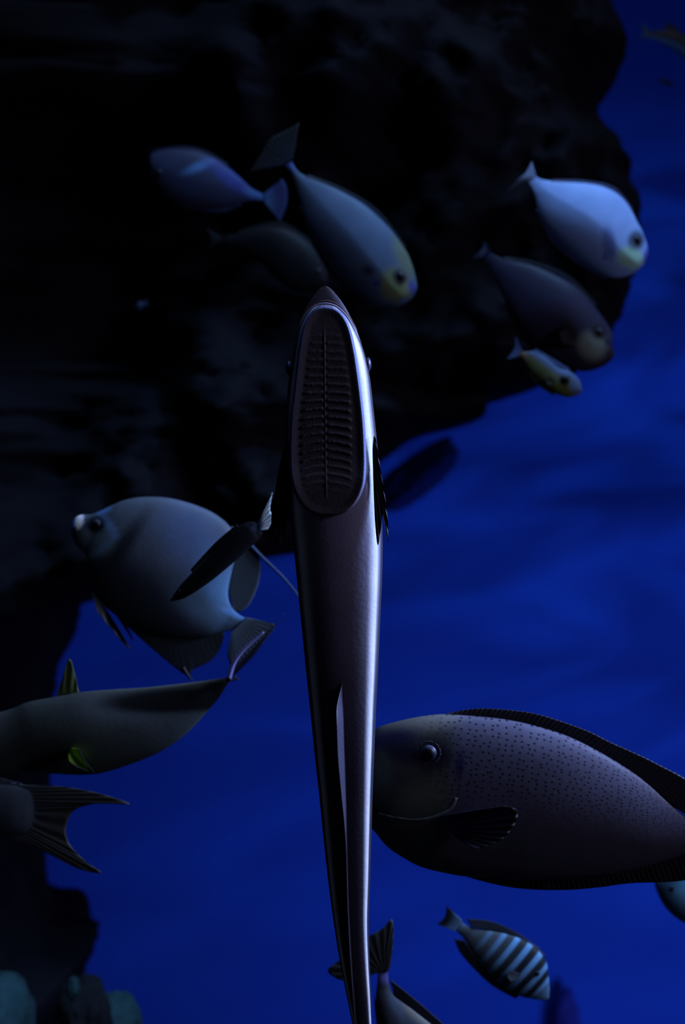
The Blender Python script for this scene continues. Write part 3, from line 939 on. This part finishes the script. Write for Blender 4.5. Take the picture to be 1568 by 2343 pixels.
def remora():
    s = Fish.__new__(Fish)
    s.D, s.grad, s.cx, s.cy = DR, (0, 0), 770, 1500
    s.root = thing('remora', 'long slender remora in the centre, suction disc and back towards the viewer', 'fish', P(770, 1500, DR))
    N, M = 260, 120
    U, L = resample(RU, N), resample(RL, N)
    # correspond by height rather than arc length
    def at(lst, y):
        for a, b in zip(lst, lst[1:]):
            if a[1] <= y <= b[1]:
                k = (y - a[1]) / max(1e-6, b[1] - a[1])
                return a[0] + (b[0] - a[0]) * k
        return lst[-1][0]
    V, cols, uvs, Fc = [], [], [], []
    s.front = []
    y_a, y_b = 694.0, 2600.0
    for k in range(N):
        t = (k / (N - 1))
        q = t * 1.0
        y = y_a + (y_b - y_a) * (q ** 1.25 if q < 1 else 1)
        xr, xl = at(U, y), at(L, y)
        if k == 0:
            xr, xl = 744.5, 743.5
        xc, a = (xr + xl) / 2, (xr - xl) / 2
        w = a * (0.62 - 0.06 * smooth(1100, 1300, y)) * DR / F
        w = max(w, 0.0005)
        for i in range(M):
            th = 2 * math.pi * i / M
            ct, st = math.cos(th), math.sin(th)
            e = 2.0 / (2.05 if st < 0 else 2.1)
            aa = math.copysign(abs(ct) ** e, ct)
            bb = math.copysign(abs(st) ** e, st)
            px = xc + a * aa
            v = P(px, y, DR)
            v.y += w * bb
            # shallow furrow along the back right of the disc
            V.append(v)
            vv = (1 - aa) / 2
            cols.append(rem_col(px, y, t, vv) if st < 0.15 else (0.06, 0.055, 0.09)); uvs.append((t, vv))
            if st < 0:
                s.front.append((px, y, v.y))
    for k in range(N - 1):
        for i in range(M):
            j = (i + 1) % M
            Fc.append((k * M + i, k * M + j, (k + 1) * M + j, (k + 1) * M + i))
    Fc.append(tuple(range(M))); Fc.append(tuple((N - 1) * M + i for i in reversed(range(M))))
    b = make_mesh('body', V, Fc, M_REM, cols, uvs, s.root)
    fix_normals(b)

    # lower jaw, projecting past the disc
    JU = [(742, 650), (752, 653), (764, 664), (786, 692), (808, 732), (824, 772), (834, 806), (842, 840), (848, 880), (852, 925)]
    JL = [(742, 650), (733, 655), (722, 668), (704, 694), (688, 728), (678, 765), (670, 806), (664, 840), (658, 880), (656, 925)]
    V, cols, uvs, Fc = [], [], [], []
    n = 70; m = 60
    A, B = resample(JU, n), resample(JL, n)
    for k in range(n):
        t = k / (n - 1)
        xc, yc = (A[k][0] + B[k][0]) / 2, (A[k][1] + B[k][1]) / 2
        hx, hy = (A[k][0] - B[k][0]) / 2, (A[k][1] - B[k][1]) / 2
        w = max(0.0008, abs(hx) * 0.42 * DR / F)
        for i in range(m):
            th = 2 * math.pi * i / m
            ct, st = math.cos(th), math.sin(th)
            px, py = xc + hx * ct, yc + hy * ct
            v = P(px, py, DR)
            v.y += 0.009 + w * st * (1.0 if st > 0 else 0.75)
            V.append(v)
            c = (0.055, 0.05, 0.085)
            mid = math.exp(-((px - 742) / 26) ** 2) * (1 - smooth(0.05, 0.4, t))
            c = lerp(c, (0.07, 0.06, 0.05), mid * 0.6)
            gum = smooth(0.55, 0.8, 1 - abs(ct)) * 0
            r = 1 + 0.25 * noise.noise(Vector((px * 0.25, py * 0.25, 1)))
            cols.append(tuple(x * r for x in c)); uvs.append((t, i / m))
    for k in range(n - 1):
        for i in range(m):
            j = (i + 1) % m
            Fc.append((k * m + i, k * m + j, (k + 1) * m + j, (k + 1) * m + i))
    Fc.append(tuple(range(m))); Fc.append(tuple((n - 1) * m + i for i in reversed(range(m))))
    o = make_mesh('lower_jaw', V, Fc, M_REM, cols, uvs, s.root); fix_normals(o)
    o['label'] = 'dark pointed lower jaw jutting beyond the upper lip'

    # reddish gum line between the jaws, and the pale upper lip
    def lip(name, pts, r, col, yoff, label=None, mat=None):
        n = 90
        pp = resample(pts, n)
        V, Fc, cols = [], [], []
        for k in range(n):
            px, py = pp[k]
            c = P(px, py, DR); c.y += yoff
            a = pp[max(0, k - 1)]; b2 = pp[min(n - 1, k + 1)]
            tt = Vector((b2[0] - a[0], 0, -(b2[1] - a[1]))).normalized()
            nn = Vector((-tt.z, 0, tt.x))
            taper = min(1, 8 * k / n + 0.15, 8 * (n - 1 - k) / n + 0.15)
            rr = r * taper * DR / F
            for i in range(10):
                th = 2 * math.pi * i / 10
                V.append(c + nn * rr * math.cos(th) + Vector((0, 1, 0)) * rr * 1.3 * math.sin(th)); cols.append(col)
        for k in range(n - 1):
            for i in range(10):
                j = (i + 1) % 10
                Fc.append((k * 10 + i, k * 10 + j, (k + 1) * 10 + j, (k + 1) * 10 + i))
        Fc.append(tuple(range(10))); Fc.append(tuple((n - 1) * 10 + i for i in reversed(range(10))))
        o = make_mesh(name, V, Fc, mat or M_REM, cols, None, s.root); fix_normals(o)
        if label:
            o['label'] = label
        return o
    lip('gum', [(680, 762), (690, 736), (706, 708), (724, 694), (744, 689), (766, 694), (788, 712), (808, 742), (822, 776)], 3.5, (0.075, 0.035, 0.03), 0.002,
        'reddish gum line inside the lower jaw')
    lip('upper_lip', [(681, 768), (690, 742), (704, 717), (722, 701), (744, 696), (768, 702), (790, 721), (808, 750), (822, 784), (832, 815)], 3.6, (0.22, 0.21, 0.30), -0.001,
        'thin pale upper lip around the disc')

    # suction disc
    DRt = [(744, 706), (768, 711), (788, 728), (803, 758), (813, 800), (821, 850), (829, 910), (835, 970), (838, 1030), (838, 1080), (833, 1115), (818, 1148), (795, 1170), (768, 1180), (754, 1181)]
    DLt = [(744, 706), (722, 711), (706, 726), (693, 752), (684, 795), (677, 850), (670, 910), (664, 970), (662, 1030), (664, 1080), (671, 1118), (686, 1150), (706, 1170), (732, 1180), (754, 1181)]
    ny, nx = 420, 110
    oa = np.array(resample(DRt, 400) + resample(DLt, 400))
    ur, ul = resample(DRt, 400), resample(DLt, 400)
    V, Fc, cols = [], [], []
    HH = 0.0065
    for j in range(ny + 1):
        y = 706 + 475 * (j / ny)
        xr, xl = at(ur, y), at(ul, y)
        if j in (0, ny):
            xr = xl = 744 if j == 0 else 754
        for i in range(nx + 1):
            u = -1 + 2 * i / nx
            uu = math.copysign(1 - (1 - abs(u)) ** 1.15, u) if abs(u) < 1 else u
            px = (xr + xl) / 2 + uu * (xr - xl) / 2
            # distance to rim in px (approx)
            r = float(np.sqrt(((oa - (px, y)) ** 2).sum(1).min())) if 0 < j < ny and abs(u) < 1 else 0.0
            hb = 1 - 0.45 * smooth(1090, 1175, y)
            y0 = DR - 0.0125 - 0.0028 * smooth(1040, 1150, y)
            h = HH * hb * (1 - (1 - min(1, r / 7)) ** 2) ** 0.5          # rounded shoulder
            dish = smooth(6, 24, r)
            h -= 0.0008 * dish * hb
            inner = smooth(22, 34, r)
            mid = 745 + (y - 950) * 0.012
            dx = px - mid
            # lamellae : transverse ridges leaning back from the midline
            ybow = y + (-(0.0004 + 0.0030 * smooth(820, 1080, y)) * dx * dx)
            ph = (ybow - 750) / 18.4
            lam = (0.5 + 0.5 * math.sin(ph * 2 * math.pi)) ** 2
            env = smooth(745, 800, y) * (1 - smooth(1085, 1150, y)) * inner * smooth(3, 6, abs(dx))
            env *= 1 - smooth(54, 60, abs(dx)) * 0.9
            h += 0.0013 * lam * (0.35 + 0.65 * math.exp(-((y - 970) / 90) ** 2)) * env * (0.85 + 0.3 * noise.noise(Vector((px * 0.15, ph * 3, 0))))
            h += 0.0005 * math.exp(-(dx / 2.2) ** 2) * inner * smooth(745, 790, y) * (1 - smooth(1100, 1160, y))
            p = P(px, y, DR)
            p.y = y0 - h + (0.006 if r <= 0.01 else 0)
            V.append(p)
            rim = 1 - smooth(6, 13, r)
            c = lerp((0.085, 0.075, 0.092), (0.11, 0.14, 0.30), rim * 0.9 * (1 - smooth(1080, 1160, y)))  # rim colour fades at the bottom, painting in its shade
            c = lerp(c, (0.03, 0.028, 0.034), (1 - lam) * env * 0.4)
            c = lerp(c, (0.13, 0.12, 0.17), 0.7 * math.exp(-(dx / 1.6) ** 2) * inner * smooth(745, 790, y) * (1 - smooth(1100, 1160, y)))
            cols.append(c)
    w = nx + 1
    for j in range(ny):
        for i in range(nx):
            a = j * w + i
            Fc.append((a, a + 1, a + w + 1, a + w))
    # back of the pad
    S = len(V)
    for k in range(S):
        v = V[k]
        V.append(Vector((v.x, DR - 0.005, v.z))); cols.append((0.1, 0.1, 0.13))
    for j in range(ny):
        for i in range(nx):
            a = S + j * w + i
            Fc.append((a, a + w, a + w + 1, a + 1))
    for j in range(ny):
        a = j * w; Fc.append((a, a + w, S + a + w, S + a))
        a = j * w + nx; Fc.append((a, S + a, S + a + w, a + w))
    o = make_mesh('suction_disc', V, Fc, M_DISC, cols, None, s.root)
    o['label'] = 'dark oval suction disc with ribbed lamellae'
    fix_normals(o)

    # eyes bulging at the sides
    for (ex, ey, sgn) in ((842, 834, 1), (661, 842, -1)):
        c = P(ex, ey, DR); c.y += 0.002

        def ball(name, c, rx, ry, rz, mat, parent):
            V, Fc = [], []
            for j in range(17):
                ph = math.pi * j / 16
                for i in range(28):
                    th = 2 * math.pi * i / 28
                    V.append((c.x + rx * math.sin(ph) * math.cos(th), c.y + ry * math.sin(ph) * math.sin(th), c.z + rz * math.cos(ph)))
            for j in range(16):
                for i in range(28):
                    i2 = (i + 1) % 28
                    Fc.append((j * 28 + i, (j + 1) * 28 + i, (j + 1) * 28 + i2, j * 28 + i2))
            o = make_mesh(name, V, Fc, mat, parent=parent); fix_normals(o)
            return o
        e = ball('eye', c, 0.0019, 0.0040, 0.0040, M_IRIS_B, s.root)
        e['label'] = 'bulging eye on the side of the head'
        c2 = c + Vector((sgn * 0.0010, -0.0002, 0))
        ball('pupil', c2, 0.0014, 0.0026, 0.0026, M_PUPIL, e)

    # pectoral fins swept back
    dark = (0.020, 0.019, 0.028)
    f1 = s.fin('pectoral_fin', [(855, 998), (852, 1030), (853, 1075)],
               [(860, 1006), (872, 1085), (881, 1140), (887, 1195), (887, 1244), (883, 1215), (877, 1172), (871, 1210), (864, 1248), (858, 1200), (855, 1140), (853, 1085)],
               dark, rays=14, n=110, m=20, off=-0.010, amp=0.0004, thick=0.0008, flare=0.0015)
    s.fin('pectoral_fin', [(664, 1004), (664, 1040), (667, 1090)],
          [(653, 1014), (643, 1055), (632, 1115), (624, 1160), (622, 1200), (627, 1226), (638, 1248), (648, 1228), (657, 1200), (666, 1150), (668, 1105)],
          dark, rays=14, n=110, m=20, off=-0.006, amp=0.0004, thick=0.0008, flare=0.0015)

    # dorsal fin: a low blade standing towards the viewer, leaning to its left
    pts = resample([(783, 1535), (785, 1600), (787, 1680), (790, 1760), (793, 1850), (796, 1950), (799, 2060), (805, 2180), (813, 2290), (822, 2400), (834, 2500)], 160)
    V, Fc, cols = [], [], []
    m = 12
    for k, (px, py) in enumerate(pts):
        t = k / 159
        hgt = 0.0145 * smooth(0, 0.12, t) * (1 - 0.88 * smooth(0.10, 0.42, t)) * (1 - 0.7 * smooth(0.85, 1, t)) + 0.0004
        lean = -15 * smooth(0, 0.08, t) * (1 - 0.75 * smooth(0.16, 0.42, t))
        ys = s.surf(px, py)
        for face in (0, 1):
            for j in range(m + 1):
                q = j / m
                p = P(px + lean * q ** 0.8, py + 10 * q, DR)
                p.y = ys + 0.001 - hgt * q
                th = 0.0008 * (1 - 0.8 * q)
                p.x += th if face else -th
                V.append(p)
                r = 0.9 + 0.1 * math.sin(py * 0.5)
                cols.append(tuple(c * r for c in (0.055, 0.05, 0.085)))
    w = m + 1
    for k in range(159):
        for f_ in (0, 1):
            for j in range(m):
                a = (k * 2 + f_) * w + j
                b2 = ((k + 1) * 2 + f_) * w + j
                Fc.append((a, a + 1, b2 + 1, b2))
        a = (k * 2) * w + m; b2 = ((k + 1) * 2) * w + m
        Fc.append((a, a + w, b2 + w, b2))
    o = make_mesh('dorsal_fin', V, Fc, M_FIN, cols, None, s.root); fix_normals(o)
    # tail fin below the frame
    s.fin('tail_fin', [(842, 2590), (860, 2590)], [(800, 2720), (850, 2700), (904, 2720)], dark, rays=10)


remora()
